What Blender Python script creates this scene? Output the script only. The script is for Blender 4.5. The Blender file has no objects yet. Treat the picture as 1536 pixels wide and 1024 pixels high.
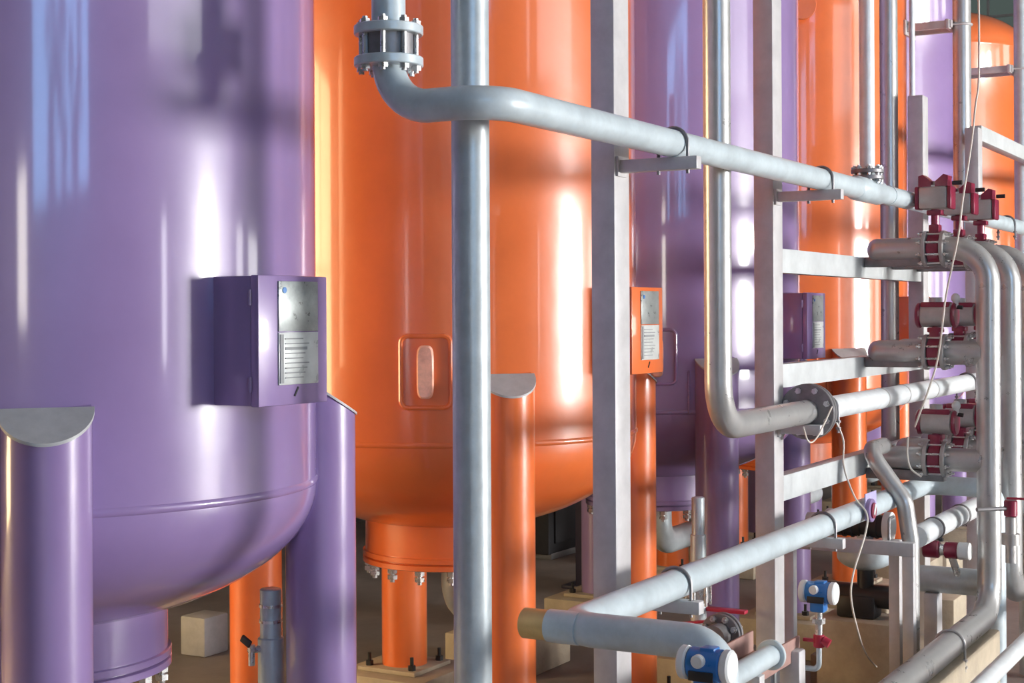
import bpy, bmesh, math, random
from mathutils import Vector, Matrix
random.seed(7)
C = bpy.context.scene.collection
PI = math.pi
R_ = math.radians

# ------------------------------------------------------------------ camera
F_PX, PYH, AZ, ROLL, CAMZ = 2250.0, 472.0, R_(29.6), R_(-0.3), 2.35
FW = Vector((math.cos(AZ), math.sin(AZ), 0))
RT = Vector((math.sin(AZ), -math.cos(AZ), 0))
UP = Vector((0, 0, 1))
CR = RT * math.cos(ROLL) + UP * math.sin(ROLL)
CU = UP * math.cos(ROLL) - RT * math.sin(ROLL)
cam_d = bpy.data.cameras.new('camera')
cam = bpy.data.objects.new('camera', cam_d)
C.objects.link(cam)
bpy.context.scene.camera = cam
cam_d.sensor_width = 36
cam_d.lens = 36 * F_PX / 1536
cam_d.shift_y = -(512 - PYH) / 1536
cam_d.clip_start = 0.05
cam_d.clip_end = 200
M = Matrix((CR, CU, -FW)).transposed().to_4x4()
M.translation = (0, 0, CAMZ)
cam.matrix_world = M


def at(px, py, X=None, Y=None, Z=None):
    """survey helper: where the sight line through a photo pixel meets a plane of the plant"""
    d = FW + CR * ((px - 768) / F_PX) + CU * ((PYH - py) / F_PX)
    if X is not None: t = X / d.x
    elif Y is not None: t = Y / d.y
    else: t = (Z - CAMZ) / d.z
    return Vector((0, 0, CAMZ)) + d * t


# ------------------------------------------------------------------ materials
def mat(name, col, rough=0.4, metal=0.0, coat=0.0, var=0.12, vscale=4.0, col2=None, bump=0.0, bscale=30.0,
        rvar=0.1, emit=None, estr=0.0, spec=0.5):
    m = bpy.data.materials.new(name)
    m.use_nodes = True
    nt = m.node_tree
    b = nt.nodes['Principled BSDF']
    tc = nt.nodes.new('ShaderNodeTexCoord')
    n = nt.nodes.new('ShaderNodeTexNoise')
    n.inputs['Scale'].default_value = vscale
    n.inputs['Detail'].default_value = 6
    n.inputs['Roughness'].default_value = 0.65
    nt.links.new(tc.outputs['Object'], n.inputs['Vector'])
    rp = nt.nodes.new('ShaderNodeValToRGB')
    c2 = col2 or tuple(min(1, c * (1 + var)) for c in col)
    c1 = tuple(c * (1 - var) for c in col)
    rp.color_ramp.elements[0].position = 0.32
    rp.color_ramp.elements[1].position = 0.68
    rp.color_ramp.elements[0].color = (*c1, 1)
    rp.color_ramp.elements[1].color = (*c2, 1)
    nt.links.new(n.outputs['Fac'], rp.inputs['Fac'])
    nt.links.new(rp.outputs['Color'], b.inputs['Base Color'])
    mr = nt.nodes.new('ShaderNodeMapRange')
    mr.inputs['To Min'].default_value = max(0.02, rough - rvar)
    mr.inputs['To Max'].default_value = min(1, rough + rvar)
    nt.links.new(n.outputs['Fac'], mr.inputs['Value'])
    nt.links.new(mr.outputs['Result'], b.inputs['Roughness'])
    b.inputs['Metallic'].default_value = metal
    b.inputs['Coat Weight'].default_value = coat
    b.inputs['Coat Roughness'].default_value = 0.075
    b.inputs['Specular IOR Level'].default_value = spec
    if bump:
        n2 = nt.nodes.new('ShaderNodeTexNoise')
        n2.inputs['Scale'].default_value = bscale
        n2.inputs['Detail'].default_value = 3
        nt.links.new(tc.outputs['Object'], n2.inputs['Vector'])
        bp = nt.nodes.new('ShaderNodeBump')
        bp.inputs['Strength'].default_value = bump
        bp.inputs['Distance'].default_value = 0.02
        nt.links.new(n2.outputs['Fac'], bp.inputs['Height'])
        nt.links.new(bp.outputs['Normal'], b.inputs['Normal'])
    if emit:
        b.inputs['Emission Color'].default_value = (*emit, 1)
        b.inputs['Emission Strength'].default_value = estr
    return m


PURPLE = mat('purple_paint', (.262, .175, .365), .30, coat=1.0, var=.07, vscale=2.0, bump=.07, bscale=5, rvar=.05)
ORANGE = mat('orange_paint', (.72, .155, .036), .30, coat=.8, var=.08, vscale=2.0, bump=.12, bscale=6, rvar=.05)
PIPE = mat('grey_blue_pipe_paint', (.50, .57, .60), .34, metal=.05, coat=.15, var=.12, vscale=9, bump=.04)
GALV = mat('galvanised_steel', (.47, .52, .54), .34, metal=.25, var=.1, vscale=14, bump=.05, rvar=.12)
STEEL = mat('stainless_pipe', (.46, .455, .445), .30, metal=.5, var=.08, vscale=10, bump=.03)
WHITEP = mat('pale_pipe_paint', (.70, .73, .74), .36, metal=.1, var=.1, vscale=10, bump=.03)
RACK = mat('rack_steel', (.50, .485, .485), .42, metal=.05, var=.12, vscale=7, bump=.03)
BEAM = mat('pale_beam_steel', (.48, .50, .50), .42, var=.12, vscale=6)
FLG = mat('dark_flange_steel', (.22, .21, .215), .45, metal=.5, var=.15, vscale=20)
BOLT = mat('zinc_bolts', (.62, .62, .62), .28, metal=.85, var=.1, vscale=20)
RUST = mat('rusty_primer', (.34, .20, .17), .6, var=.2, vscale=8)
DARK = mat('black_iron', (.02, .02, .022), .45, var=.2, vscale=15)
RED = mat('burgundy_paint', (.22, .010, .04), .32, coat=.3, var=.15, vscale=12)
REDL = mat('red_lever', (.42, .02, .05), .35, coat=.2, var=.1, vscale=12)
ALU = mat('grey_aluminium', (.42, .40, .385), .38, metal=.35, var=.08, vscale=20)
BLUE = mat('blue_enamel', (.022, .17, .50), .3, coat=.3, var=.08, vscale=15)
WHITE = mat('white_plastic', (.74, .74, .72), .4, var=.05, vscale=10)
BEIGE = mat('beige_concrete', (.41, .345, .255), .8, var=.14, vscale=6, bump=.15, bscale=40)
FLOOR = mat('concrete_floor', (.235, .20, .175), .6, var=.25, vscale=1.6, bump=.08, bscale=25, rvar=.2)
BRASS = mat('yellow_tape', (.58, .40, .16), .4, metal=.3, var=.1, vscale=18)
CAPG = mat('grey_primer', (.40, .40, .40), .5, var=.1, vscale=12)
GLASS = mat('sight_glass', (.80, .42, .30), .08, var=.25, vscale=12, coat=.6)
PLATE = mat('etched_plate', (.36, .39, .38), .3, metal=.5, var=.22, vscale=20)
PAPER = mat('nameplate_sheet', (.56, .58, .56), .3, var=.10, vscale=16, metal=.15)
INK = mat('grey_print', (.27, .28, .28), .5, var=.1)
CABLE = mat('beige_cable', (.60, .55, .48), .5, var=.05)
LAV = mat('lavender_plate', (.42, .38, .62), .35, var=.08, vscale=20)
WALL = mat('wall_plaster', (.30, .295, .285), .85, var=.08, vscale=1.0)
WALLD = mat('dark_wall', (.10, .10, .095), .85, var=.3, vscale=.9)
CEIL = mat('ceiling_sheet', (.25, .25, .26), .8, var=.1, vscale=.7)
FRAME = mat('window_bars', (.16, .16, .16), .5, var=.1)
NAVY = mat('navy_steel', (.035, .03, .06), .4, var=.2)
LEAF = mat('dark_leaves', (.05, .075, .05), .7, var=.4, vscale=3)


def pane(name, col, s):
    m = bpy.data.materials.new(name)
    m.use_nodes = True
    nt = m.node_tree
    nt.nodes.remove(nt.nodes['Principled BSDF'])
    e = nt.nodes.new('ShaderNodeEmission')
    e.inputs['Color'].default_value = (*col, 1)
    e.inputs['Strength'].default_value = s
    nt.links.new(e.outputs[0], nt.nodes['Material Output'].inputs['Surface'])
    return m


# ------------------------------------------------------------------ mesh building
ORG = {}


def fillet(pts, r, n=10):
    pts = [Vector(p) for p in pts]
    out = [pts[0]]
    for i in range(1, len(pts) - 1):
        a, b, c = pts[i - 1], pts[i], pts[i + 1]
        u, v = (a - b), (c - b)
        lu, lv = u.length, v.length
        u.normalize(); v.normalize()
        ang = u.angle(v)
        if ang > PI - .02:
            out.append(b); continue
        t = r / math.tan(ang / 2)
        t = min(t, lu * .49 if i > 1 else lu * .98, lv * .49 if i < len(pts) - 2 else lv * .98)
        rr = t * math.tan(ang / 2)
        cen = b + (u + v).normalized() * (rr / math.sin(ang / 2))
        p0, p1 = b + u * t, b + v * t
        w0, w1 = p0 - cen, p1 - cen
        tot = w0.angle(w1)
        for k in range(n + 1):
            s = k / n
            w = (w0 * math.sin((1 - s) * tot) + w1 * math.sin(s * tot)) / math.sin(tot)
            out.append(cen + w)
    out.append(pts[-1])
    return out


class MB:
    def __init__(self):
        self.bm = bmesh.new()

    def box(self, c, s, bev=.004, rot=None):
        g = bmesh.ops.create_cube(self.bm, size=1)
        vs = g['verts']
        for v in vs:
            v.co = Vector((v.co.x * s[0], v.co.y * s[1], v.co.z * s[2]))
        if bev:
            es = list({e for v in vs for e in v.link_edges})
            r = bmesh.ops.bevel(self.bm, geom=es, offset=min(bev, min(s) * .45), segments=2, affect='EDGES', profile=.5)
            vs = list({v for f in r['faces'] for v in f.verts} | {v for v in vs if v.is_valid})
        for v in vs:
            if rot is not None: v.co = rot @ v.co
            v.co += Vector(c)
        return self

    def ring(self, c, a, b, r, seg):
        return [self.bm.verts.new(c + a * (r * math.cos(2 * PI * k / seg)) + b * (r * math.sin(2 * PI * k / seg))) for k in range(seg)]

    def skin(self, r0, r1):
        n = len(r0)
        for k in range(n):
            self.bm.faces.new((r0[k], r0[(k + 1) % n], r1[(k + 1) % n], r1[k]))

    def tube(self, pts, r, seg=24, bend=0, caps=True, n=10):
        pts = fillet(pts, bend, n) if bend else [Vector(p) for p in pts]
        q = [pts[0]]
        for p in pts[1:]:
            if (p - q[-1]).length > 1e-5: q.append(p)
        pts = q
        t = (pts[1] - pts[0]).normalized()
        a = t.orthogonal().normalized()
        rings = []
        for i, p in enumerate(pts):
            if i == 0: tt = (pts[1] - p).normalized()
            elif i == len(pts) - 1: tt = (p - pts[i - 1]).normalized()
            else: tt = ((pts[i + 1] - p).normalized() + (p - pts[i - 1]).normalized()).normalized()
            a = (a - tt * a.dot(tt)).normalized()
            b = tt.cross(a)
            rr = r[i] if isinstance(r, (list, tuple)) else r
            rings.append(self.ring(p, a, b, rr, seg))
        for i in range(len(rings) - 1): self.skin(rings[i], rings[i + 1])
        if caps:
            self.bm.faces.new(rings[0][::-1]); self.bm.faces.new(rings[-1])
        return self

    def cyl(self, p0, p1, r, seg=24, bev=0):
        p0, p1 = Vector(p0), Vector(p1)
        if bev:
            d = (p1 - p0).normalized() * bev
            return self.tube([p0, p0 + d, p1 - d, p1], [r - bev, r, r, r - bev], seg)
        return self.tube([p0, p1], r, seg)

    def lathe(self, prof, c=(0, 0, 0), seg=48, axis='Z'):
        c = Vector(c)
        ax = {'Z': (Vector((1, 0, 0)), Vector((0, 1, 0)), Vector((0, 0, 1))),
              'Y': (Vector((0, 0, 1)), Vector((1, 0, 0)), Vector((0, 1, 0))),
              'X': (Vector((0, 1, 0)), Vector((0, 0, 1)), Vector((1, 0, 0)))}[axis]
        rings = []
        for r, z in prof:
            if r < 1e-6: rings.append([self.bm.verts.new(c + ax[2] * z)])
            else: rings.append(self.ring(c + ax[2] * z, ax[0], ax[1], r, seg))
        for a, b in zip(rings[:-1], rings[1:]):
            if len(a) == 1 and len(b) == 1: continue
            if len(a) == 1:
                for k in range(seg): self.bm.faces.new((a[0], b[(k + 1) % seg], b[k]))
            elif len(b) == 1:
                for k in range(seg): self.bm.faces.new((a[k], a[(k + 1) % seg], b[0]))
            else: self.skin(a, b)
        if len(rings[0]) > 1: self.bm.faces.new(rings[0][::-1])
        if len(rings[-1]) > 1: self.bm.faces.new(rings[-1])
        return self

    def sphere(self, c, r, s=(1, 1, 1), seg=20):
        g = bmesh.ops.create_uvsphere(self.bm, u_segments=seg, v_segments=seg // 2, radius=r)
        for v in g['verts']:
            v.co = Vector((v.co.x * s[0], v.co.y * s[1], v.co.z * s[2])) + Vector(c)
        return self

    def prism(self, poly, z0, z1, place=None):
        """poly in xy extruded z0..z1, then placed by a function"""
        f = place or (lambda v: v)
        a = [self.bm.verts.new(f(Vector((x, y, z0)))) for x, y in poly]
        b = [self.bm.verts.new(f(Vector((x, y, z1)))) for x, y in poly]
        self.skin(a, b)
        self.bm.faces.new(a[::-1]); self.bm.faces.new(b)
        return self

    def build(self, name, m, parent=None, smooth=True, kind=None, label=None):
        bmesh.ops.recalc_face_normals(self.bm, faces=self.bm.faces)
        o0 = ORG.get(parent.name, Vector()) if parent else Vector()
        if parent:
            for v in self.bm.verts: v.co -= o0
        me = bpy.data.meshes.new(name)
        self.bm.to_mesh(me); self.bm.free()
        me.materials.append(m)
        if smooth:
            for p in me.polygons: p.use_smooth = True
            me.set_sharp_from_angle(angle=R_(38))
        o = bpy.data.objects.new(name, me)
        C.objects.link(o)
        if parent: o.parent = parent
        ORG[o.name] = o0
        if kind: o['kind'] = kind
        if label: o['label'] = label
        return o


def thing(name, label, cat, loc=(0, 0, 0), group=None):
    o = bpy.data.objects.new(name, None)
    C.objects.link(o)
    o.empty_display_size = .1
    o.location = loc
    o['label'] = label; o['category'] = cat
    if group: o['group'] = group
    ORG[o.name] = Vector(loc)
    return o


def tag(o, label, cat, group=None):
    o['label'] = label; o['category'] = cat
    if group: o['group'] = group
    return o


def copy_tree(o, parent=None, swap=None):
    c = o.copy()
    C.objects.link(c)
    if swap and c.data and c.data.materials and c.data.materials[0] in swap:
        c.data = swapped(c.data, swap)
    if parent: c.parent = parent
    for ch in [x for x in bpy.data.objects if x.parent == o]: copy_tree(ch, c, swap)
    return c


_sw = {}


def swapped(me, swap):
    k = (me.name, swap[me.materials[0]].name)
    if k not in _sw:
        n = me.copy()
        n.materials[0] = swap[me.materials[0]]
        _sw[k] = n
    return _sw[k]


def dup(o, loc, label, swap=None):
    c = copy_tree(o, None, swap)
    c.location = loc
    c['label'] = label
    return c


def struct(name, mb, m, smooth=False):
    return mb.build(name, m, None, smooth, kind='structure')


def axis_frame(d):
    d = Vector(d).normalized()
    a = d.orthogonal().normalized()
    return a, d.cross(a), d


def flange_pair(c, d, r, thick, gap, parent, pr, nb=8, m=FLG, name='flange', bolt=True, br=.009):
    """two bolted flanges around point c on a pipe running along d, with their stud bolts"""
    c = Vector(c)
    a, b, d = axis_frame(d)
    fl = None
    for s in (-1, 1):
        p0 = c + d * (s * gap / 2); p1 = c + d * (s * (gap / 2 + thick))
        fl = MB().cyl(p0, p1, r, 32, bev=.003).build(name, m, parent)
    if bolt:
        for k in range(nb):
            t = 2 * PI * (k + .5) / nb
            q = c + (a * math.cos(t) + b * math.sin(t)) * (r * .8)
            L = gap / 2 + thick
            mb = MB().cyl(q - d * (L + .022), q + d * (L + .022), br, 8)
            for s in (-1, 1):
                mb.cyl(q + d * (s * L), q + d * (s * (L + .014)), br * 1.8, 6)
            mb.build('bolt', BOLT, fl)


def clamp(c, d, r, parent, up=(0, 0, 1), m=FLG):
    """U-bolt over a pipe: half ring and two threaded legs with nuts"""
    c = Vector(c); d = Vector(d).normalized(); up = Vector(up)
    s = d.cross(up)
    rr = r + .008
    pts = [c + s * rr - up * (r + .065)]
    for k in range(13):
        t = PI * k / 12
        pts.append(c + s * (rr * math.cos(t)) + up * (rr * math.sin(t)))
    pts.append(c - s * rr - up * (r + .065))
    mb = MB().tube(pts, .007, 8)
    for sg in (-1, 1):
        for dz in (.02, .055):
            q = c + s * (rr * sg) - up * (r + dz - .02)
            mb.cyl(q, q - up * .012, .014, 6)
    mb.build('pipe_clamp', m, parent)


# ------------------------------------------------------------------ the hall
YW, YB, X0, X1, ZC = -14.0, 10.0, -21.0, 32.0, 10.0
struct('floor', MB().box(((X0 + X1) / 2, (YW + YB) / 2, -.05), (X1 - X0, YB - YW, .1), 0), FLOOR)
struct('ceiling', MB().box(((X0 + X1) / 2, (YW + YB) / 2, ZC + .05), (X1 - X0, YB - YW, .1), 0), CEIL)
struct('wall_near', MB().box((X0 - .1, (YW + YB) / 2, ZC / 2), (.2, YB - YW, ZC), 0), WALL)
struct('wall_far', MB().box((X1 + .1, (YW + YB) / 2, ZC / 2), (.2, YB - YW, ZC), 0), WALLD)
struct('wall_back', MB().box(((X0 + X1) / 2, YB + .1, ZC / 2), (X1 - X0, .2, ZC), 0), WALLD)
# right-hand wall, left open where the garden window looks out
GW = (-15.4, -5.0, 4.4, 9.2)
mb = MB()
mb.box(((X0 + GW[0]) / 2, YW - .1, ZC / 2), (GW[0] - X0, .2, ZC), 0)
mb.box(((GW[1] + X1) / 2, YW - .1, ZC / 2), (X1 - GW[1], .2, ZC), 0)
mb.box(((GW[0] + GW[1]) / 2, YW - .1, GW[2] / 2), (GW[1] - GW[0], .2, GW[2]), 0)
mb.box(((GW[0] + GW[1]) / 2, YW - .1, (ZC + GW[3]) / 2), (GW[1] - GW[0], .2, ZC - GW[3]), 0)
struct('wall_right', mb, WALL)


def window(name, x0, x1, z0, z1, col, s, side='right', nx=3, nz=3):
    w, h = x1 - x0, z1 - z0
    y = YW + .03 if side == 'right' else YB - .03
    if side == 'far':
        p = MB().box((X1 - .03, (x0 + x1) / 2, (z0 + z1) / 2), (.02, w, h), 0)
    else:
        p = MB().box(((x0 + x1) / 2, y, (z0 + z1) / 2), (w, .02, h), 0)
    o = p.build(name, pane(name + '_daylight', col, s), None, False, kind='structure')
    mb = MB()
    t = .05
    for i in range(nx + 1):
        x = x0 + w * i / nx
        if side == 'far': mb.box((X1 - .06, x, (z0 + z1) / 2), (.06, t, h + t), 0)
        else: mb.box((x, y + (.04 if side == 'right' else -.04), (z0 + z1) / 2), (t, .06, h + t), 0)
    for i in range(nz + 1):
        z = z0 + h * i / nz
        if side == 'far': mb.box((X1 - .06, (x0 + x1) / 2, z), (.06, w + t, t), 0)
        else: mb.box(((x0 + x1) / 2, y + (.04 if side == 'right' else -.04), z), (w + t, .06, t), 0)
    mb.build('window_frame', FRAME, o, False)


window('window_1', 10.4, 12.8, 1.2, 4.0, (1.0, .985, .97), 215, nx=1, nz=1)
window('window_2', 14.2, 15.6, 1.2, 4.0, (1.0, .985, .97), 90, nx=1, nz=1)
window('window_3', 18.0, 20.0, 1.4, 4.0, (1.0, .985, .97), 10, nx=1, nz=1)
window('window_4', 22.0, 26.0, 1.4, 4.0, (1.0, .985, .97), 10, nx=1, nz=1)
window('window_5', 4.6, 5.3, 1.65, 3.8, (.97, .98, 1.0), 13, nx=1, nz=1)
window('window_6', -19.5, -16.8, 2.2, 5.4, (1.0, .93, .80), 18, nx=1, nz=1)
window('window_7', -1.0, 4.0, .8, 4.8, (1.0, .72, .38), 20, side='back', nx=3, nz=2)
window('window_8', 3.0, 9.0, 4.8, 9.2, (.55, .72, .66), .16, side='far', nx=8, nz=6)
window('window_9', 3.0, 13.0, 6.2, 9.2, (.95, .97, 1.0), 5, nx=4, nz=1)
mb = MB()
for x in (GW[0], GW[1]): mb.box((x, YW - .05, (GW[2] + GW[3]) / 2), (.06, .1, GW[3] - GW[2]), 0)
for z in (GW[2], GW[3]): mb.box(((GW[0] + GW[1]) / 2, YW - .05, z), (GW[1] - GW[0], .1, .06), 0)
struct('window_10', mb, FRAME)

# the tree outside the garden window
tree = thing('garden_tree', 'dark leafy tree outside the high window, mirrored in the nearest purple tank', 'tree', (-11.6, -21.5, 0))
TRX, TRY = -14.7, -21.4
tree.location = (TRX, TRY, 0); ORG[tree.name] = Vector((TRX, TRY, 0))
tb = MB()
tb.tube([(TRX, TRY, -.1), (TRX + .1, TRY, 4), (TRX + .6, TRY, 6.5), (TRX + 1.2, TRY, 10)], [.22, .16, .11, .05], 10)
for i in range(16):
    z = 3.5 + i * .4
    a = random.uniform(0, 6.28)
    tb.tube([(TRX + .3, TRY, z), (TRX + .3 + 1.6 * math.cos(a), TRY + 1.2 * math.sin(a), z + .5), (TRX + .3 + 3.6 * math.cos(a), TRY + 2.0 * math.sin(a), z + .9)], [.06, .04, .015], 6)
tb.build('trunk', LEAF, tree)
lb = MB()
for i in range(20):
    a = random.uniform(0, 2 * PI); rr = 4.4 * math.sqrt(random.random())
    cl = Vector((TRX + rr * math.cos(a), TRY + .4 * rr * math.sin(a), random.uniform(5.2, 11)))
    for k in range(110):
        p0 = cl + Vector((random.gauss(0, .26), random.gauss(0, .26), random.gauss(0, .42)))
        q = random.uniform(.14, .30)
        rot = Matrix.Rotation(random.uniform(0, 6.28), 3, 'X') @ Matrix.Rotation(random.uniform(0, 6.28), 3, 'Z')
        v = [lb.bm.verts.new(p0 + rot @ Vector(p)) for p in ((-q, 0, 0), (0, q * .5, .03), (q, 0, 0), (0, -q * .5, .03))]
        lb.bm.faces.new(v)
lb.build('foliage', LEAF, tree, smooth=False, kind='stuff')

# ------------------------------------------------------------------ tanks
YT = 4.25
ZS, ZD, ZTOP = 1.72, .49, 5.27
LEGZ0, LEGZ1, LR, LO, LOX = .275, 2.005, .135, .75, .69


def make_tank(PAINT, label):
    t = thing('pressure_tank', label, 'tank', (0, 0, 0), 'tall pressure tanks standing in one row')
    prof = []
    for k in range(0, 25):
        a = PI / 2 * k / 24
        prof.append((max(0, math.sin(a)), ZS - ZD * math.cos(a)))
    prof += [(1.0, ZS + .006), (1.006, ZS + .012), (1.007, ZS + .02), (1.006, ZS + .028), (1.0, ZS + .034)]
    for z in (2.6, 3.6, 4.6): prof.append((1.0, z))
    prof += [(1.0, ZTOP - .03), (1.006, ZTOP - .02), (1.006, ZTOP), (1.0, ZTOP + .01)]
    for k in range(1, 21):
        a = PI / 2 * k / 20
        prof.append((max(0, math.cos(a)), ZTOP + .01 + .48 * math.sin(a)))
    prof[0] = (0, prof[0][1]); prof[-1] = (0, prof[-1][1])
    MB().lathe(prof, seg=144).build('shell', PAINT, t)
    # bottom manhole: neck, two flanges, bolts
    MB().lathe([(.445, 1.36), (.445, 1.118)], seg=64).build('neck', PAINT, t)
    f = MB().lathe([(.452, 1.12), (.458, 1.117), (.458, 1.094), (.452, 1.091), (.44, 1.09), (.44, 1.086), (.452, 1.085), (.458, 1.082), (.458, 1.058), (.452, 1.055)], seg=64).build('flange', PAINT, t)
    for k in range(16):
        a = 2 * PI * (k + .5) / 16
        x, y = .425 * math.cos(a), .425 * math.sin(a)
        MB().cyl((x, y, .985), (x, y, 1.06), .013, 8).cyl((x, y, 1.0), (x, y, 1.022), .026, 6).cyl((x, y, 1.03), (x, y, 1.055), .026, 6).build('bolt', BOLT, f)
    # outlet elbow under the manhole
    MB().tube([(0.0, -.05, 1.058), (0.0, -.05, .78), (.55, -.05, .78)], .085, 24, .16).build('outlet', GALV, t)
    # legs
    for sx, sy in ((-1, -1), (1, -1), (1, 1), (-1, 1)):
        x, y = sx * LOX, sy * LO
        ang = math.atan2(sy, sx)
        ow = Vector((math.cos(ang), math.sin(ang), 0)); tn = math.tan(R_(33))
        lb_ = MB().cyl((x, y, LEGZ0), (x, y, LEGZ1), LR, 40)
        for v in lb_.bm.verts:
            if v.co.z > 1: v.co.z -= tn * ((v.co - Vector((x, y, 0))).dot(ow) - .035) - .03
        lg = lb_.build('leg', PAINT, t)
        poly = []
        for k in range(25):
            th = ang - PI * .52 + PI * 1.04 * k / 24
            poly.append((x + (LR + .008) * math.cos(th), y + (LR + .006) * math.sin(th)))
        MB().prism(poly, 0, .010, lambda v: Vector((v.x, v.y, LEGZ1 + .03 + v.z - tn * (Vector((v.x - x, v.y - y, 0)).dot(ow) - .035)))).build('cap', CAPG, lg, label='grey unpainted cap plate')
        dd = math.hypot(x, y); ca = (1 + dd * dd - LR * LR) / (2 * dd)
        for sg in (-1, 1):
            wa = ang + sg * math.acos(ca)
            wl = MB()
            for k in range(14):
                zz = 1.74 + .019 * k
                wl.sphere((math.cos(wa) * 1.003, math.sin(wa) * 1.003, zz), .010, (1, 1, 1.25), 8)
            wl.build('weld_bead', PAINT, lg)
        MB().box((x, y, LEGZ0 - .0125), (.40, .40, .025), .003).build('base_plate', BEIGE, lg)
        for bx in (-.15, .15):
            for by in (-.15, .15):
                MB().cyl((x + bx, y + by, LEGZ0 - .01), (x + bx, y + by, LEGZ0 + .075), .011, 8).cyl((x + bx, y + by, LEGZ0), (x + bx, y + by, LEGZ0 + .028), .024, 6).build('anchor_bolt', DARK, lg)
    # sight glass with rounded welded rim
    an = R_(206)

    def wrap(u, z, r):
        a = an + u
        return Vector((r * math.cos(a), r * math.sin(a), z))
    zc, hw, hh, cr = 2.085, .118, .168, .035
    pts = []
    for cx, cz, a0 in ((hw - cr, hh - cr, 0), (-(hw - cr), hh - cr, 90), (-(hw - cr), -(hh - cr), 180), (hw - cr, -(hh - cr), 270)):
        for k in range(7):
            a = R_(a0 + 15 * k)
            pts.append(wrap(cx + cr * math.cos(a), zc + cz + cr * math.sin(a), 1.004))
    pts.append(pts[0]); pts.append(pts[1])
    sg = MB().tube(pts, .011, 8, caps=False).build('sight_port', PAINT, t)
    gl = MB()
    ring_r = []
    for (r_, wx, wz) in ((.99, .040, .125), (1.02, .040, .125), (1.03, .032, .117)):
        loop = []
        for k in range(28):
            a = 2 * PI * k / 28
            ex = math.copysign(abs(math.cos(a)) ** .6, math.cos(a)); ez = math.copysign(abs(math.sin(a)) ** .35, math.sin(a))
            loop.append(gl.bm.verts.new(wrap(wx * ex, zc + wz * ez, r_)))
        ring_r.append(loop)
    for a, b in zip(ring_r[:-1], ring_r[1:]): gl.skin(a, b)
    gl.bm.faces.new(ring_r[-1])
    gl.build('glass', GLASS, sg, label='long pale glass strip')
    # upper nozzle
    n0 = wrap(0, 4.72, .98); n1 = wrap(0, 4.72, 1.12); n2 = wrap(0, 4.72, 1.15)
    nz = MB().cyl(n0, n1, .07, 24).build('nozzle', PAINT, t)
    MB().cyl(n1, n2, .11, 24, bev=.004).build('flange', PAINT, nz)
    return t


SW = {PURPLE: ORANGE}
TX = [3.97, 6.79, 9.42, 12.17, 14.3, 17.3]
tlab = ['purple tank nearest the camera, cut off by the left edge', 'orange tank right behind the nearest purple one',
        'purple tank behind the orange one and the grey steel posts', 'orange tank behind the second purple tank and the valve rack',
        'pale purple tank farthest of the purple ones, mostly behind upright pipes', 'farthest orange tank, its domed top visible at upper right']
tank0 = make_tank(PURPLE, tlab[0])
tanks = [tank0]
for i in range(1, 6):
    tanks.append(dup(tank0, (TX[i], YT, 0), tlab[i], SW if i % 2 else None))
tank0.location = (TX[0], YT, 0)

# plinths under the legs that can be seen
pl0 = None
tnames = ['nearest purple tank', 'nearest orange tank', 'second purple tank', 'second orange tank', 'farthest purple tank', 'farthest orange tank']
pnames = [('second leg from the left edge', 0, 1, -1), ('purple front leg at the left edge', 0, -1, -1), ('orange leg seen under the nearest purple tank', 1, -1, 1),
          ('orange leg standing under the orange tank manhole', 1, 1, 1), ('orange front leg beside the galvanised upright', 1, -1, -1),
          ('orange leg to the right of the first steel post', 1, 1, -1), ('front leg of the second purple tank', 2, -1, -1),
          ('purple leg just behind the second steel post', 2, 1, -1), ('front leg of the second orange tank', 3, -1, -1),
          ('rear leg of the second purple tank', 2, -1, 1), ('far rear leg of the second purple tank', 2, 1, 1), ('rear leg of the second orange tank', 3, -1, 1)]
have = {(i, sx, sy) for _, i, sx, sy in pnames}
for i in range(6):
    for sx, sy in ((-1, -1), (1, -1), (1, 1), (-1, 1)):
        if (i, sx, sy) not in have:
            pnames.append((('front' if sy < 0 else 'rear') + ' ' + ('left' if sx < 0 else 'right') + ' leg of the ' + tnames[i], i, sx, sy))
for nm, i, sx, sy in pnames:
    if pl0 is None:
        pl0 = MB().box((0, 0, .124), (.62, .62, .248), .012).build('concrete_plinth', BEIGE)
        tag(pl0, 'x', 'plinth', 'concrete plinths under the tank legs'); o = pl0
    else:
        o = pl0.copy(); C.objects.link(o)
    o.location = (TX[i] + sx * LOX, YT + sy * LO, 0)
    o['label'] = 'beige concrete plinth under the ' + nm

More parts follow.
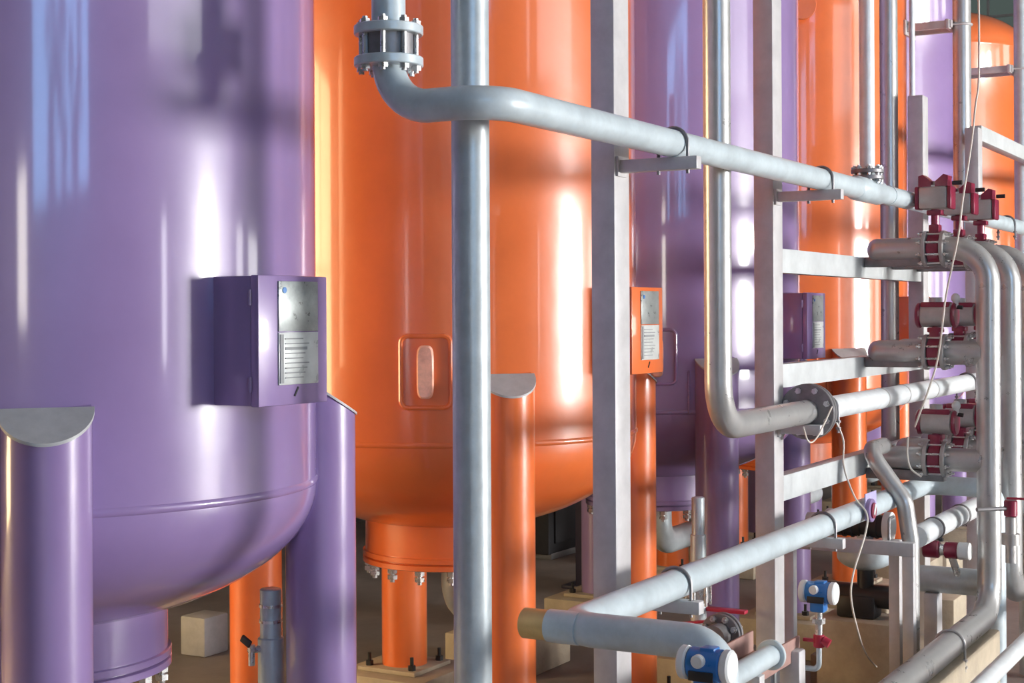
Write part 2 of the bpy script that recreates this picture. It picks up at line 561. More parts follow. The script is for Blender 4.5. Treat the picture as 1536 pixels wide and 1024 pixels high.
# ------------------------------------------------------------------ control boxes on the tanks
def make_box(PAINT, label):
    t = thing('control_box', label, 'box', (0, 0, 0), 'painted boxes on the tank fronts')
    x0, x1, y0, y1, z0, z1 = -.19, .17, -1.17, -.94, 2.06, 2.48
    mb = MB().box(((x0 + x1) / 2, (y0 + .035 + y1) / 2, (z0 + z1) / 2), (x1 - x0, y1 - y0 - .035, z1 - z0), .004)
    mb.build('housing', PAINT, t)
    d = MB().box(((x0 + x1) / 2, y0 + .0165, (z0 + z1) / 2), (x1 - x0 + .006, .033, z1 - z0 + .006), .005).build('door', PAINT, t)
    xa, xb = x0 + .095, x1 - .055
    MB().box(((xa + xb) / 2, y0 - .002, z1 - .098), (xb - xa, .008, .165), .002).build('window', PLATE, d, label='grey glazed upper plate')
    pl = MB().box(((xa + xb) / 2, y0 - .002, z1 - .27), (xb - xa, .008, .172), .002).build('nameplate', PAPER, d, label='pale printed metal plate')
    mb = MB()
    for k in range(9):
        w = (xb - xa) * (.45 + .2 * ((k * 7) % 4) / 4)
        mb.box((xa + .03 + w / 2, y0 - .0075, z1 - .205 - .016 * k), (w, .003, .004 if k not in (2, ) else .010), 0)
    mb.box((xa + .012, y0 - .0075, z1 - .27), (.018, .003, .16), 0)
    mb.build('print', INK, pl)
    MB().cyl((xa + .028, y0 - .005, z1 - .045), (xa + .028, y0 - .0085, z1 - .045), .010, 16).build('sticker', BLUE, d)
    MB().box((x0 + .19, y0 - .002, z0 + .04), (.006, .003, .035), 0, Matrix.Rotation(R_(35), 3, 'Y')).build('scratch', DARK, d)
    for z in (z0 + .07, z1 - .07):
        MB().cyl((x0 - .004, y0 + .035, z - .025), (x0 - .004, y0 + .035, z + .025), .007, 8).build('hinge', PAINT, d)
    return t


box0 = make_box(PURPLE, 'purple box with grey plates on the nearest purple tank')
dup(box0, (TX[1], YT, 0), 'orange box with grey plates just right of the first steel post', SW)
dup(box0, (TX[2], YT, 0), 'purple box on the second purple tank, right of the second steel post')
dup(box0, (TX[3], YT, 0), 'orange box on the second orange tank, behind the valves', SW)
box0.location = (TX[0], YT, 0)

# ------------------------------------------------------------------ support rack
YP = 2.58
PW, PX = .105, .14
p1x = at(923, 512, Y=YP).x; p2x = at(1161, 512, Y=YP).x; p3x = at(1385, 300, Y=YP).x; p4x = at(1468, 300, Y=YP).x
A0 = at(738, 150, Y=2.35); RA = .054; ZA = A0.z
C0 = at(1010, 877, Y=2.35); RC = .058; ZCc = C0.z
YA = 2.35
RB = .061; YBp = 2.45
B0 = at(1213, 617, Y=YBp); ZB = B0.z
POSTTOP = 3.84


def post(mb, x, top):
    """rectangular hollow upright"""
    mb.box((x + PX / 2, YP + PW / 2, top / 2 + .01), (PX, PW, top - .02), .006)


def arm(x, z, y1=2.24, parent=None, h=.05):
    MB().box((x, (YP + y1) / 2, z - h / 2), (.05, YP - y1, h), .003).box((x, YP - .006, z - h / 2), (.08, .012, h + .03), .002).build('bracket_arm', RACK, parent)


po = thing('support_post', 'grey square steel post in front of the first orange tank', 'post', (p1x, YP, 0))
mb = MB(); post(mb, p1x, 3.95); mb.build('upright', RACK, po)
MB().box((p1x + PW / 2, YP + PW / 2, .01), (.26, .26, .02), .003).build('base_plate', RACK, po)
XA1 = p1x + .05; XA2 = p2x + .05
arm(XA1, ZA - RA, parent=po); arm(XA1, ZCc - RC, parent=po)
rk = thing('pipe_rack', 'grey welded steel rack of posts and crossbeams carrying the valves', 'rack', (p2x, YP, 0))
for x, top in ((p2x, 3.95), (p3x, at(1374, 137, Y=YP).z), (p4x, at(1458, 186, Y=YP).z), (17.0, at(1458, 186, Y=YP).z)):
    mb = MB(); post(mb, x, top); u = mb.build('upright', RACK, rk)
    MB().box((x + PW / 2, YP + PW / 2, .01), (.26, .26, .02), .003).build('base_plate', RACK, u)
arm(XA2, ZA - RA, parent=rk); arm(XA2, ZCc - RC, parent=rk); arm(XA2 + .03, ZB - RB, y1=2.36, parent=rk)
HX = [8.85, 9.45, 10.05]
LEV = [at(1360, 374, X=HX[0]).z, at(1400, 528, X=HX[0]).z, at(1400, 688, X=HX[0]).z]
RH = .068
beam_z = []
for (ya, yb) in ((373, 409), (546, 581), (713, 751)):
    za, zb = at(1182, ya, Y=YP).z, at(1182, yb, Y=YP).z
    beam_z.append(za)
    mb = MB()
    xm, L = (p2x + PX + p3x) / 2, p3x - p2x - PX
    h = za - zb
    mb.box((xm, YP + .02, (za + zb) / 2), (L, .008, h), .001)              # channel web
    for z in (za - .004, zb + .004): mb.box((xm, YP + .055, z), (L, .075, .008), .001)
    mb.build('beam', BEAM, rk)
for iz, z in enumerate(beam_z):
    for hx in HX:
        MB().box((hx, (YP + 2.12) / 2 + .008, z - .03 if iz < 2 else LEV[2] - RH - .03), (.07, YP - 2.12, .06), .003).build('bracket_arm', FLG, rk)
zt = at(1476, 188, Y=YP).z
MB().box(((p4x + 17) / 2 + PX / 2, YP + .05, zt - .065), (17 - p4x - PX, .09, .12), .004).build('beam', BEAM, rk)

# ------------------------------------------------------------------ main pipes
# upper grey pipe
YR = at(583, 70, X=A0.x).y
pa = thing('grey_pipe', 'long blue-grey pipe across the middle top, rising to a bolted flange joint', 'pipe', (A0.x, YA, ZA))
zf = at(583, 70, X=A0.x).z
MB().tube([(A0.x, YR, zf - .03), (A0.x, YR, ZA), (A0.x, YA, ZA), (13.2, YA, ZA)], RA, 32, .15).build('run', PIPE, pa)
MB().tube([(A0.x, YR, zf + .03), (A0.x, YR, 6.2)], RA + .001, 32).build('riser', PIPE, pa)
MB().cyl((A0.x, YR, zf - .04), (A0.x, YR, zf + .04), .083, 40).build('wafer_body', FLG, pa)
flange_pair((A0.x, YR, zf), (0, 0, 1), .112, .030, .072, pa, RA, 8, PIPE)
for cx in (XA1, XA2, at(1510, 338, Y=YA).x): clamp((cx, YA, ZA), (1, 0, 0), RA, pa)
# tee below the drop pipe
XT = at(1301, 262, Y=YA).x
MB().tube([(XT - .22, YA, ZA), (XT - .2, YA, ZA), (XT + .2, YA, ZA), (XT + .22, YA, ZA)], [RA, RA + .012, RA + .012, RA], 32).build('tee', PIPE, pa)
MB().tube([(XT, YA, ZA), (XT, YA, ZA + .07), (XT, YA, ZA + .10)], [.052, .048, .04], 24).build('tee_branch', PIPE, pa)
MB().cyl((XA2 + 1.2, YA, ZA), (XA2 + 1.22, YA, ZA), RA + .003, 32).build('weld', PIPE, pa)

dp = thing('drop_pipe', 'thin grey upright dropping to a small flange on the long grey pipe', 'pipe', (XT, YA, ZA + .1))
zfl = at(1301, 262, Y=YA).z
MB().cyl((XT, YA, zfl), (XT, YA, 7.0), .041, 28).build('run', WHITEP, dp)
flange_pair((XT, YA, zfl), (0, 0, 1), .088, .022, .012, dp, .04, 8, FLG)

# galvanised upright near the middle
pv = at(707, 512, Y=YP)
o = thing('galvanised_pipe', 'thick galvanised upright pipe in front of the first orange tank', 'pipe', (pv.x, pv.y, 0))
MB().cyl((pv.x, pv.y, .02), (pv.x, pv.y, 8.5), .0635, 40).build('run', GALV, o)
MB().cyl((pv.x, pv.y, 0), (pv.x, pv.y, .025), .12, 32, bev=.003).build('base_flange', GALV, o)

# bent pipe B
bx = at(1076, 300, Y=YBp).x
o = thing('bent_pipe', 'pale pipe coming down before the second purple tank and turning level to a round flange', 'pipe', (bx, YBp, ZB))
MB().tube([(bx, YBp, 8.5), (bx, YBp, ZB), (B0.x, YBp, ZB)], .060, 36, .20).build('run', STEEL, o)
MB().tube([(B0.x, YBp, ZB), (11.4, YBp, ZB)], .060, 36).build('level_run', WHITEP, o)
flange_pair((B0.x, YBp, ZB), (1, 0, 0), .142, .024, .010, o, RB, 8, FLG)
for pxx in (1320, 1352, 1395):
    q = at(pxx, 596, Y=YBp)
    MB().tube([(q.x - .012, YBp, ZB), (q.x, YBp, ZB), (q.x + .012, YBp, ZB)], [.060, .063, .060], 36).build('weld', STEEL, o)
for pxx in (1238, 1450): clamp((at(pxx, 605, Y=YBp).x, YBp, ZB), (1, 0, 0), .06, o)

# lower grey pipe C
cx0 = at(850, 938, Y=2.35).x
cy1 = at(1082, 985, X=cx0).y
cx1 = at(1388, 735, Y=2.35).x
o = thing('lower_grey_pipe', 'pale grey pipe at knee height with a yellow-capped stub and a bend toward the camera', 'pipe', (cx0, 2.35, ZCc))
MB().tube([(cx0, cy1, .02), (cx0, cy1, ZCc), (cx0, 2.35, ZCc), (cx1, 2.35, ZCc), (cx1, 1.93, ZCc), (cx1, 1.93, .1)], RC, 36, .11).build('run', PIPE, o)
MB().tube([(cx0, 2.30, ZCc), (cx0, 2.415, ZCc)], RC - .002, 32).build('stub', PIPE, o)
MB().cyl((cx0, 2.41, ZCc), (cx0, 2.515, ZCc), .052, 32, bev=.004).build('stub_cap', BRASS, o, label='dull yellow cap')
for x in (XA1 + .0, XA2): clamp((x, 2.35, ZCc), (1, 0, 0), RC, o)

# uprights behind the rack
def upright(name, px, py, Y, r, zb, m, label, top=8.5):
    q = at(px, py, Y=Y)
    t = thing(name, label, 'pipe', (q.x, Y, zb))
    MB().cyl((q.x, Y, zb), (q.x, Y, top), r, 32).build('run', m, t)
    return t, q


t, q = upright('upright_pipe', 1334, 300, 2.82, .061, at(1337, 662, Y=2.82).z, STEEL, 'pale upright pipe beside the thin drop pipe, passing behind the crossbeams')
MB().cyl((q.x, 2.82, at(1337, 662, Y=2.82).z - .03), (q.x, 2.82, at(1337, 662, Y=2.82).z), .1, 32, bev=.003).build('end_flange', FLG, t)
upright('upright_pipe', 1368, 60, 3.0, .022, .0, WHITEP, 'thin white upright line above the third steel post')
t4, q4 = upright('upright_pipe', 1443, 130, 2.82, .072, 2.8, STEEL, 'thick upright pipe held by a clip near the top, above the fourth steel post')
t5, q5 = upright('upright_pipe', 1532, 150, 2.74, .065, 2.2, GALV, 'blue-grey upright pipe along the right edge')


def standoff(t, q, ytank, ysl, pyy, X=None):
    """two-arm stand-off bracket between a pipe and the tank behind it"""
    z = at(1440 if t is t4 else 1530, pyy, Y=q.y).z
    b = MB()
    for dx in (-.11, .11):
        b.box((q.x + dx, (ytank + q.y + .05) / 2, z), (.035, ytank - q.y - .05, .06), .003)
    b.box((q.x, ytank - .02, z), (.32, .02, .12), .003)
    b.box((q.x, q.y + .085, z), (.28, .03, .075), .003)
    b.tube([(q.x - .078, q.y + .08, z), (q.x - .078, q.y, z)] + [(q.x + .078 * math.cos(a), q.y + .078 * math.sin(a), z) for a in [PI + PI * k / 10 for k in range(11)]] + [(q.x + .078, q.y + .08, z)], .01, 8)
    b.build('stand_off', RACK, t)


standoff(t4, q4, YT - .99, 0, 36)
standoff(t5, q5, YT - .97, 0, 103)

# ------------------------------------------------------------------ manifolds with their valves
HY = 1.88
VY = at(1403, 370, X=HX[0]).y
ordn = ['nearest of the three, sweeping down then toward the camera', 'second of the three tall bends at right', 'third tall bend, cut by the right edge']
zbot = at(1400, 987, Y=HY).z
for k, hx in enumerate(HX):
    t = thing('manifold_pipe', 'tall bare steel pipe bend, ' + ordn[k], 'pipe', (hx, HY, zbot), 'tall steel manifold pipes at right')
    ye = 2.52
    path = [(hx, ye, LEV[0]), (hx, HY, LEV[0]), (hx, HY, zbot)]
    if k == 0: path.append((3.6, HY, zbot))
    elif k == 1: path.append((hx + .5, HY, zbot))
    else: path[-1] = (hx, HY, .02)
    MB().tube(path, RH, 36, .20).build('run', STEEL if k else STEEL, t)
    def dome(z):
        prof = [(RH, 0)] + [(RH * math.cos(PI / 2 * i / 8), .06 * math.sin(PI / 2 * i / 8)) for i in range(1, 9)]
        prof[-1] = (0, .06)
        MB().lathe(prof, (hx, ye, z), 32, 'Y').build('end_cap', STEEL, t)
    dome(LEV[0])
    for z in LEV[1:]:
        MB().tube([(hx, HY + .03, z), (hx, ye, z)], RH, 32).build('branch', STEEL, t)
        dome(z)
    for z in LEV:
        for s in (-1, 1):
            y = VY + s * .052
            MB().cyl((hx, y - .012, z), (hx, y + .012, z), .105, 32, bev=.003).build('flange', ALU, t)
    if k == 0:
        for pxx in (1462, 1420):
            pass
        clx = at(1425, 972, Y=HY).x
        clamp((clx, HY, zbot), (1, 0, 0), RH, t, m=ALU)


def make_valve(kind, label):
    """wafer butterfly valve: disc body, neck, rotary actuator; origin at pipe centre"""
    t = thing('butterfly_valve', label, 'valve', (0, 0, 0), 'actuated butterfly valves on the steel pipes')
    b = MB().cyl((0, -.037, 0), (0, .037, 0), .088, 32, bev=.006).build('valve_body', RED, t)
    for q in range(8):
        a = 2 * PI * (q + .5) / 8
        x, z = .092 * math.cos(a), .092 * math.sin(a)
        MB().cyl((x, -.095, z), (x, .095, z), .0065, 8).cyl((x, -.08, z), (x, -.066, z), .013, 6).cyl((x, .066, z), (x, .08, z), .013, 6).build('stud', BOLT, b)
    za = .295 if kind == 'box' else .215
    nk = MB().box((0, 0, .11), (.075, .06, .06), .006).cyl((0, 0, .09), (0, 0, za - .06), .024, 20)
    nk.box((0, 0, za - .085), (.07, .085, .03), .006)
    nk.build('neck', RED, t)
    if kind == 'box':
        MB().box((0, 0, za), (.13, .165, .13), .014).build('actuator', ALU, t)
        for s in (-1, 1):
            MB().box((0, s * .094, za), (.125, .024, .135), .01).build('end_cap', RED, t)
            MB().prism([(s * .012, 0), (s * .085, 0), (s * .085, .062), (s * .06, .07), (s * .012, .03)], -.05, .05,
                       lambda v: Vector((v.z, v.x, za + .066 + v.y))).build('indicator_cap', RED, t)
        MB().box((0, 0, za + .07), (.09, .05, .012), .003).cyl((0, 0, za + .07), (0, 0, za + .10), .014, 12).build('position_pointer', WHITE, t)
        MB().cyl((0, -.1, za + .085), (0, -.155, za + .085), .013, 12).build('cable_gland', DARK, t)
    else:
        MB().cyl((0, -.10, za), (0, .085, za), .068, 32, bev=.01).build('actuator', ALU, t)
        MB().cyl((0, .08, za), (0, .108, za), .074, 32, bev=.008).build('end_cap', RED, t)
        MB().cyl((0, -.122, za), (0, -.098, za), .074, 32, bev=.008).build('end_cap', RED, t)
        MB().box((0, -.005, za + .062), (.10, .165, .032), .008).build('cover', RED, t)
        MB().cyl((0, 0, za + .07), (0, 0, za + .105), .038, 20, bev=.005).build('switch_box', ALU, t)
        MB().sphere((0, -.115, za + .10), .026, (1, 1, 1.1), 16).cyl((0, -.115, za + .045), (0, -.115, za + .085), .016, 12).build('knob', WHITE, t)
        MB().cyl((0, -.115, za + .05), (0, -.155, za + .045), .012, 12).build('cable_gland', DARK, t)
    return t


rows = ['top', 'middle', 'bottom']
dep = ['in the front pipe bend', 'in the middle pipe bend', 'in the farthest pipe bend']
vb = make_valve('box', 'x'); vc = make_valve('cyl', 'x')
for li, z in enumerate(LEV):
    for k, hx in enumerate(HX):
        lab = f'red and grey valve on the {rows[li]} level, {dep[k]}'
        src = vb if li == 0 else vc
        if (li == 0 and k == 0) or (li == 1 and k == 0): o = src; o.location = (hx, VY, z); o['label'] = lab
        else: o = dup(src, (hx, VY, z), lab)

# ------------------------------------------------------------------ lower right pipework
YE = 2.20
e0 = at(1382, 797, Y=YE); e1 = at(1462, 765, Y=YE)
o = thing('short_pipe', 'short pale pipe with ring clamps behind the tall front bend', 'pipe', (8.6, YE, e0.z))
ze = (e0.z + e1.z) / 2
MB().cyl((8.47, YE, ze), (10.1, YE, ze), .062, 32).build('run', WHITEP, o)
for pxx in (1400, 1440):
    x = at(pxx, 785, Y=YE).x
    MB().cyl((x - .012, YE, ze), (x + .012, YE, ze), .069, 32, bev=.003).build('pipe_clamp', FLG, o)
# S bend
XS = 8.38
sp = [at(1302, 680, X=XS), at(1316, 712, X=XS), at(1357, 752, X=XS), at(1366, 812, X=XS)]
o = thing('offset_pipe', 'grey pipe with an S-shaped bend beside the small steel frame', 'pipe', tuple(sp[-1]))
s0 = sp[0]
MB().tube([(XS + .32, s0.y, s0.z + .02), (XS, s0.y, s0.z + .02), tuple(sp[2]), (XS, sp[3].y, sp[3].z), (XS, sp[3].y, .05)], .048, 32, .11).build('run', STEEL, o)
# small frame
XF = 8.2
fa = at(1372, 815, X=XF); fb = at(1180, 812, X=XF)
zfm = at(1300, 809, X=XF).z
o = thing('equipment_stand', 'small grey steel stand behind the blue transmitter', 'stand', (XF, fa.y, 0))
FH = .075
MB().box((XF, (fa.y + fb.y) / 2, zfm - FH / 2), (.06, fb.y - fa.y, FH), .003).build('rail', RACK, o)
for y in (fa.y + .03, fb.y - .02, fa.y + .125):
    dx = 0 if y != fa.y + .125 else .07
    MB().box((XF + dx, y, (zfm - FH) / 2 if not dx else zfm / 2), (.06, .06, zfm - FH if not dx else zfm), .003).build('leg', RACK, o)
MB().tube([(XF + .03, sp[3].y + .08, zfm + .0), (XF + .03, sp[3].y + .08, zfm + .12), (XF + .12, sp[3].y + .08, zfm + .12)], .008, 8, .02).build('hook', FLG, o)
# pump set behind the frame
XQ = 8.95
qa = at(1226, 783, X=XQ); qb = at(1340, 780, X=XQ)
zq = qa.z + .0
o = thing('pump', 'black and grey pump behind the small steel stand', 'pump', (XQ, (qa.y + qb.y) / 2, 0))
MB().cyl((XQ, qa.y - .10, zq), (XQ, qb.y + .05, zq), .068, 28, bev=.008).build('motor', DARK, o)
for kk in range(5):
    yy = qb.y + .09 + .05 * kk
    MB().cyl((XQ, yy, zq), (XQ, yy + .012, zq), .075, 28).build('fin', DARK, o)
MB().cyl((XQ, qa.y - .10, zq), (XQ, qa.y - .06, zq), .09, 28, bev=.004).cyl((XQ, qa.y - .06, zq), (XQ, qa.y + .06, zq), .06, 28).build('inlet_flange', PIPE, o)
MB().cyl((XQ, qb.y + .005, zq), (XQ, qb.y + .05, zq), .09, 28, bev=.004).build('end_flange', WHITE, o)
vq = at(1298, 838, X=XQ)
prof = [(0, -.085)] + [(.17 * math.sin(PI / 2 * i / 8), -.085 * math.cos(PI / 2 * i / 8)) for i in range(1, 9)] + [(.17, .05), (.12, .1)]
MB().lathe(prof, (XQ, vq.y, vq.z + .02), 32).build('casing', PIPE, o)
MB().cyl((XQ, vq.y, vq.z + .1), (XQ, vq.y, zq - .05), .05, 20).build('discharge_neck', PIPE, o)
MB().box((XQ, vq.y + .04, .58), (.16, .24, .14), .02).cyl((XQ, vq.y, .6), (XQ, vq.y, vq.z - .05), .05, 20).cyl((XQ, vq.y - .16, .64), (XQ, vq.y + .26, .64), .07, 24).build('stand', DARK, o)
MB().box((XQ, vq.y + .02, .255), (.36, .46, .51), .01).build('base_block', BEIGE, o)
# flow indicator hung on the lower grey pipe
fi = at(1304, 765, Y=2.27)
o = thing('flow_indicator', 'lavender square plate with a red dial on the lower grey pipe', 'gauge', tuple(fi))
MB().box((fi.x + .05, fi.y + .008, fi.z + .02), (.20, .008, .14), .003).build('plate', LAV, o)
MB().cyl((fi.x, fi.y + .006, fi.z), (fi.x, fi.y - .02, fi.z), .062, 28, bev=.004).build('dial', PURPLE, o)
MB().cyl((fi.x, fi.y - .018, fi.z), (fi.x, fi.y - .028, fi.z), .042, 24).build('dial_face', RED, o)
MB().box((fi.x, fi.y - .03, fi.z + .005), (.02, .006, .06), .002, Matrix.Rotation(R_(30), 3, 'Y')).build('pointer', WHITE, o)
# red actuator near the floor and the dark cross pipe
XD = 9.0
da = at(1374, 866, X=XD); db = at(1470, 866, X=XD)
o = thing('dark_cross_pipe', 'thick dull grey pipe low across the back, right of the small stand', 'pipe', (XD, da.y, da.z))
MB().cyl((XD, db.y - .03, da.z), (XD, da.y + .1, da.z), .078, 32).build('run', GALV, o)
MB().box((XD, da.y - .1, (da.z - .078) / 2), (.12, .08, da.z - .078), .003).build('pipe_foot', RACK, o)
ra = at(1398, 823, X=8.75)
o = thing('motor_valve', 'burgundy drum-shaped valve motor low beside the small stand', 'valve', tuple(ra))
MB().cyl((ra.x, ra.y - .045, ra.z), (ra.x, ra.y + .05, ra.z), .05, 28, bev=.008).build('motor', RED, o)
MB().cyl((ra.x, ra.y - .05, ra.z), (ra.x, ra.y - .075, ra.z), .032, 20).build('coupling', BOLT, o)
MB().cyl((ra.x, ra.y - .075, ra.z), (ra.x, ra.y - .15, ra.z), .048, 28, bev=.006).build('gear_case', RED, o)
MB().cyl((ra.x, ra.y - .15, ra.z), (ra.x, ra.y - .22, ra.z), .05, 28, bev=.006).build('valve_body', WHITE, o)
MB().cyl((ra.x, ra.y - .11, ra.z - .03), (ra.x + .15, ra.y - .11, da.z + .06), .022, 12).build('stem', BOLT, o)

# small valve by the second bend
sv = at(1516, 762, Y=1.70)
o = thing('hose_valve', 'small burgundy valve on a short arm beside the second tall bend', 'valve', tuple(sv))
MB().cyl((sv.x - .15, sv.y + .15, sv.z), (sv.x - .01, sv.y + .005, sv.z), .012, 12).build('arm', FLG, o)
MB().cyl((sv.x, sv.y, sv.z - .045), (sv.x, sv.y, sv.z + .045), .036, 20, bev=.006).build('valve_body', RED, o)
MB().cyl((sv.x, sv.y, sv.z - .05), (sv.x, sv.y, sv.z - .30), .03, 16).cyl((sv.x, sv.y, sv.z - .14), (sv.x, sv.y, sv.z - .2), .05, 16).build('outlet', ALU, o)
MB().box((sv.x, sv.y - .05, sv.z + .055), (.03, .14, .012), .003).build('lever', REDL, o)

# low white pipe at the lower right corner
YL = 1.55
lq = at(1508, 992, Y=YL)
o = thing('floor_pipe', 'pale pipe low in the bottom right corner', 'pipe', (lq.x, YL, lq.z))
MB().cyl((5.5, YL, lq.z), (20, YL, lq.z), .042, 28).build('run', WHITEP, o)
for x in (7.2, 9.6, 13, 17, 19.6): MB().box((x, YL, (lq.z - .042) / 2), (.08, .08, lq.z - .042), .004).build('pipe_foot', RACK, o)

# ------------------------------------------------------------------ blocks on the floor
def block(x0, x1, y0, y1, h, label, m=BEIGE, name='concrete_block', cat='block', g=None, z0=0):
    o = MB().box(((x0 + x1) / 2, (y0 + y1) / 2, z0 + h / 2), (x1 - x0, y1 - y0, h), .012).build(name, m)
    return tag(o, label, cat, g)


block(7.25, 8.75, 1.80, 1.99, zbot - RH - .002, 'long beige concrete block under the front steel pipe bend')
bq = at(1405, 945, Z=0.02)
block(bq.x - .1, bq.x + .3, bq.y - .15, bq.y + .25, .27, 'small concrete block on the floor behind the small stand')
s1 = at(1205, 968, Z=0.02)
block(9.15, 10.05, 2.42, 3.05, .20, 'wide low concrete slab behind the blue transmitter')
wq = at(297, 985, Z=0.0)
block(wq.x, wq.x + .25, wq.y - .06, wq.y + .16, .27, 'pale block on the floor seen beneath the nearest purple tank', CAPG)

# ------------------------------------------------------------------ transmitters
def make_tx(label, cat='instrument'):
    t = thing('transmitter', label, cat, (0, 0, 0))
    MB().cyl((0, .055, 0), (0, -.055, 0), .05, 28, bev=.006).box((0, 0, -.055), (.07, .07, .07), .012).box((0, -.01, .045), (.05, .05, .02), .005).build('housing', BLUE, t)
    MB().cyl((0, .055, 0), (0, .085, 0), .052, 28, bev=.006).build('cover', WHITE, t, label='white screw cover')
    MB().cyl((0, -.055, 0), (0, -.085, 0), .052, 28, bev=.006).build('cover', WHITE, t, label='white screw cover')
    MB().cyl((-.045, .005, .02), (-.07, .005, .02), .021, 16, bev=.004).build('plug', WHITE, t)
    MB().box((-.05, 0, -.028), (.008, .08, .03), .002).build('nameplate', DARK, t)
    return t


tq = at(1228, 888, X=6.75)
tx = make_tx('blue and white transmitter on a thin stem with a red tap')
MB().cyl((0, 0, -.09), (0, 0, -.2), .017, 14).cyl((0, 0, -.12), (0, 0, -.145), .03, 6).build('stem', BOLT, tx)
rv = MB().cyl((0, 0, -.195), (0, 0, -.255), .026, 16, bev=.004).cyl((0, -.02, -.22), (0, -.05, -.235), .022, 14).build('tap', REDL, tx)
MB().box((0, .045, -.225), (.02, .06, .016), .003).build('tap_handle', REDL, rv)
zst = at(1222, 1003, X=6.75).z - tq.z
MB().tube([(0, 0, -.25), (0, 0, zst), (0, .22, zst), (0, .22, -tq.z + .0)], .013, 14, .03).build('support_tube', GALV, tx)
tx.location = tq
t2q = at(1060, 996, X=4.30)
tx2 = make_tx('blue and white transmitter in front of the elbow at the bottom')
MB().tube([(0, 0, -.08), (0, 0, -.22), (.17, 0, -.22)], .014, 14, .04).build('stem', BOLT, tx2)
tx2.location = t2q

# box-section stub near the second post
gq = at(1187, 976, Y=2.30)
o = block(gq.x, gq.x + .09, 2.26, 2.36, gq.z, 'short grey box-section stub at the bottom, right of the second steel post', RACK, 'steel_stub', 'post')
# elbow pipe with flange beyond the C elbow
lp = at(1120, 1003, Y=2.2)
o = thing('lower_branch_pipe', 'short pale pipe near the floor between the elbow and the second post', 'pipe', tuple(lp))
MB().cyl((lp.x - .5, 2.2, lp.z), (lp.x + .28, 2.2, lp.z), .045, 28).build('run', PIPE, o)
MB().cyl((lp.x + .28, 2.2, lp.z), (lp.x + .30, 2.2, lp.z), .065, 28, bev=.003).build('end_flange', PIPE, o)
MB().box((lp.x + .1, 2.2, (lp.z - .045) / 2), (.06, .06, lp.z - .045), .003).build('pipe_foot', RACK, o)
fq = at(1083, 950, Y=2.7)
cp = at(1128, 978, Y=2.42)
o = thing('steel_channel', 'rusty pinkish-brown steel channel on short feet, left of the second post', 'channel', (cp.x, 2.42, 0))
mb = MB().box((cp.x, 2.42, cp.z - .07), (.62, .24, .012), .002)
for yy in (2.306, 2.534): mb.box((cp.x, yy, cp.z - .02), (.62, .012, .10), .002)
mb.build('trough', RUST, o)
for dx in (-.2, .2): MB().box((cp.x + dx, 2.42, (cp.z - .076) / 2), (.05, .05, cp.z - .076), .002).build('leg', RACK, o)

fo = thing('flanged_fitting', 'brown flanged fitting with bright bolts under the red lever valve', 'fitting', tuple(fq))
MB().cyl((fq.x - .12, fq.y, fq.z + .0), (fq.x + .12, fq.y, fq.z), .06, 24).build('body', FLG, fo)
flange_pair(fq, (1, 0, 0), .10, .02, .02, fo, .06, 8, FLG)
MB().box((fq.x, fq.y, (fq.z - .06) / 2), (.10, .08, fq.z - .06), .004).build('foot', RACK, fo)

# ------------------------------------------------------------------ vent tubes with taps
def vent(px, pytop, Y, r, label, lever, zend=.02):
    q = at(px, pytop, Y=Y)
    t = thing('vent_tube', label, 'valve', (q.x, Y, 0), 'upright vent tubes beside the tank legs')
    MB().tube([(q.x, Y, q.z - .20), (q.x, Y, q.z - .004), (q.x, Y, q.z)], [r, r, r - .006], 24).build('top_tube', GALV, t)
    MB().cyl((q.x, Y, zend), (q.x, Y, q.z - .19), r * 1.22, 24, bev=.004).build('body', GALV, t)
    return t, q


t, q = vent(406, 882, 3.72, .042, 'galvanised tube with a small side tap between the purple and orange legs', False)
for dz in (-.06, -.12):
    MB().tube([(q.x, 3.72, q.z + dz), (q.x, 3.72, q.z + dz - .012)], .046, 24).build('band', BOLT, t)
tp = MB().cyl((q.x - .02, 3.73, q.z - .23), (q.x - .085, 3.76, q.z - .23), .014, 12).cyl((q.x - .075, 3.755, q.z - .21), (q.x - .075, 3.755, q.z - .29), .013, 12).build('side_tap', BOLT, t)
MB().box((q.x - .09, 3.77, q.z - .195), (.012, .05, .03), .004, Matrix.Rotation(R_(30), 3, 'X')).build('tap_lever', DARK, tp)
MB().cyl((q.x, 3.72, q.z - .44), (q.x, 3.72, q.z - .52), .066, 6, bev=.006).build('nut', GALV, t)
t, q = vent(1047, 745, 2.95, .033, 'bare metal tube with a red lever, beside the purple leg of the second purple tank', True)
zl = at(1055, 909, Y=2.95).z
MB().cyl((q.x, 2.95, zl + .03), (q.x, 2.95, zl + .14), .055, 24, bev=.006).build('valve_body', BOLT, t)
MB().box((q.x + .02, 2.95 - .10, zl), (.05, .30, .018), .004).build('lever', REDL, t)
MB().box((q.x - .05, 2.95 + .05, zl - .07), (.03, .26, .014), .004, Matrix.Rotation(R_(-10), 3, 'X')).build('lever', REDL, t)
for a in range(6):
    th = PI / 3 * a
    MB().cyl((q.x + .06 * math.cos(th), 2.95 + .06 * math.sin(th), zl + .02), (q.x + .06 * math.cos(th), 2.95 + .06 * math.sin(th), zl + .16), .008, 8).build('bolt', BOLT, t)

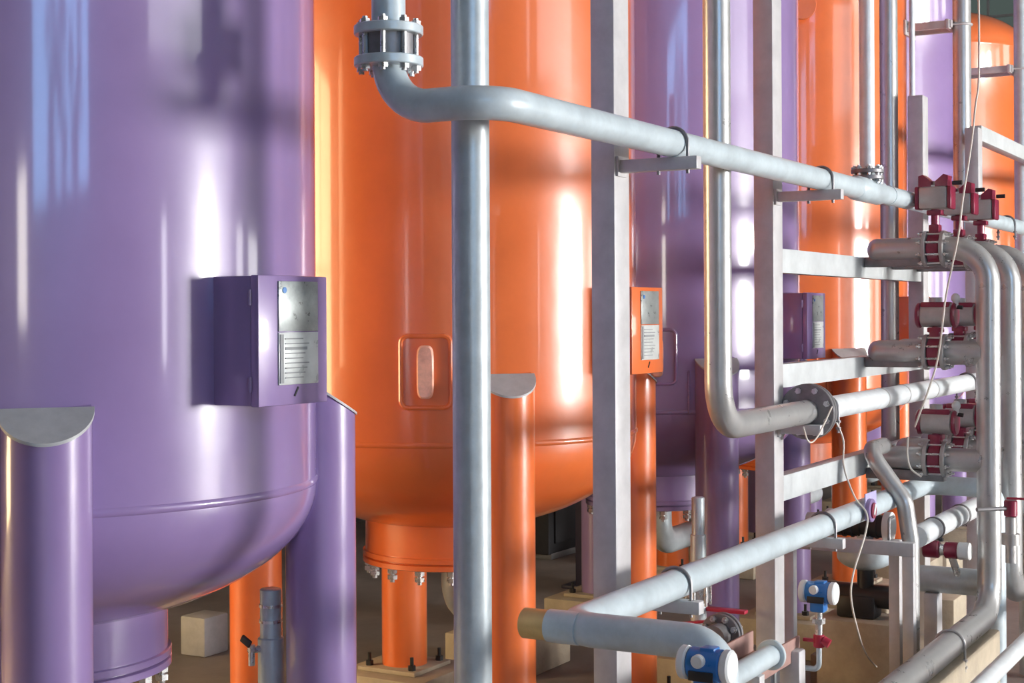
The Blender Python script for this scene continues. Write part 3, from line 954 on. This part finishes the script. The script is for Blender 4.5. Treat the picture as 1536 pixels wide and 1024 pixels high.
# ------------------------------------------------------------------ cables
def cable(pts, r, label, m=CABLE):
    ctl = [Vector(p) for p in pts]
    out = []
    n = len(ctl)
    for i in range(n - 1):
        p0, p1, p2, p3 = ctl[max(0, i - 1)], ctl[i], ctl[i + 1], ctl[min(n - 1, i + 2)]
        for k in range(8):
            s = k / 8
            out.append(.5 * ((2 * p1) + (p2 - p0) * s + (2 * p0 - 5 * p1 + 4 * p2 - p3) * s * s + (3 * p1 - p0 - 3 * p2 + p3) * s ** 3))
    out.append(ctl[-1])
    o = MB().tube(out, r, 8).build('cable', m)
    return tag(o, label, 'cable')


cable([(HX[0], 1.98, 7.5), at(1468, 0, X=HX[0]), at(1462, 170, X=HX[0]), at(1444, 300, X=HX[0] - .1), at(1438, 350, X=HX[0] - .1), at(1428, 400, X=HX[0] - .1), at(1418, 450, X=HX[0] - .12), at(1408, 530, X=HX[0] - .12), at(1396, 575, X=HX[0] - .14), at(1372, 640, X=HX[0] - .14)], .006,
      'thin beige cable hanging past the front valves at upper right')
cable([at(1362, 655, X=8.7), at(1361, 680, X=8.7), at(1366, 702, X=8.7), at(1382, 715, X=8.72)], .006, 'short beige cable loop under the bottom level valves')
cable([(B0.x + .25, YBp - .065, ZB - .07), at(1265, 660, Y=2.36), at(1266, 700, Y=2.34), at(1282, 745, Y=2.28), at(1300, 770, Y=2.22), at(1298, 800, Y=2.2), at(1280, 860, Y=2.2), at(1277, 900, Y=2.2), at(1288, 950, Y=2.25), at(1300, 982, Y=2.35), at(1318, 1003, Z=.206)], .005,
      'thin pale cable drooping from the round flange down past the red dial')
cable([at(1205, 640, Y=2.33), at(1213, 662, Y=2.31), at(1226, 655, Y=2.31), at(1248, 610, Y=2.31)], .004, 'small wire loop hanging under the round flange')

# ------------------------------------------------------------------ dim things behind the tanks
cq = at(882, 880, Z=0)
o = thing('steel_column', 'dark navy steel column far behind, left of the first steel post', 'column', (cq.x, cq.y, 0))
MB().box((cq.x, cq.y, 2.5), (.16, .16, 5), .006).build('upright', NAVY, o)
MB().box((cq.x, cq.y, .015), (.34, .34, .03), .004).build('base_plate', NAVY, o)
kq = at(840, 850, Z=0)
o = thing('cabinet', 'black cabinet in the dark behind the first orange tank', 'cabinet', (kq.x + 1.0, kq.y + .5, 0))
MB().box((kq.x + 1.0, kq.y + .55, .95), (1.5, .6, 1.8), .02).build('body', DARK, o)
MB().box((kq.x + 1.0, kq.y + .24, .95), (1.3, .03, 1.6), .01).build('door', DARK, o)
MB().box((kq.x + 1.0, kq.y + .5, .03), (1.4, .5, .06), .005).build('plinth', FRAME, o)
wq = at(811, 835, Z=0)
o = block(wq.x, wq.x + .16, wq.y, wq.y + .16, .5, 'small white post-like box in the dark behind the first orange tank', WHITE, 'white_box', 'box')
# roof trusses
for i, x in enumerate((14, 20)):
    mb = MB()
    for z in (7.6, 8.6): mb.box((x, (YW + YB) / 2, z), (.14, YB - YW - .1, .14), 0)
    n = 12
    for k in range(n):
        ya = YW + .2 + (YB - YW - .4) * k / n; yb = YW + .2 + (YB - YW - .4) * (k + 1) / n
        mb.tube([(x, ya, 7.6 if k % 2 else 8.6), (x, yb, 8.6 if k % 2 else 7.6)], .045, 8)
    struct('trim_%d' % (i + 1), mb, FRAME)

# ------------------------------------------------------------------ sky and exposure
w = bpy.data.worlds.new('sky')
bpy.context.scene.world = w
w.use_nodes = True
bg = w.node_tree.nodes['Background']
bg.inputs['Color'].default_value = (.25, .56, 1.0, 1)
bg.inputs['Strength'].default_value = 11.0
vs = bpy.context.scene.view_settings
vs.view_transform = 'Standard'
vs.look = 'None'
vs.exposure = -0.27
vs.gamma = 1
vs.use_curve_mapping = False
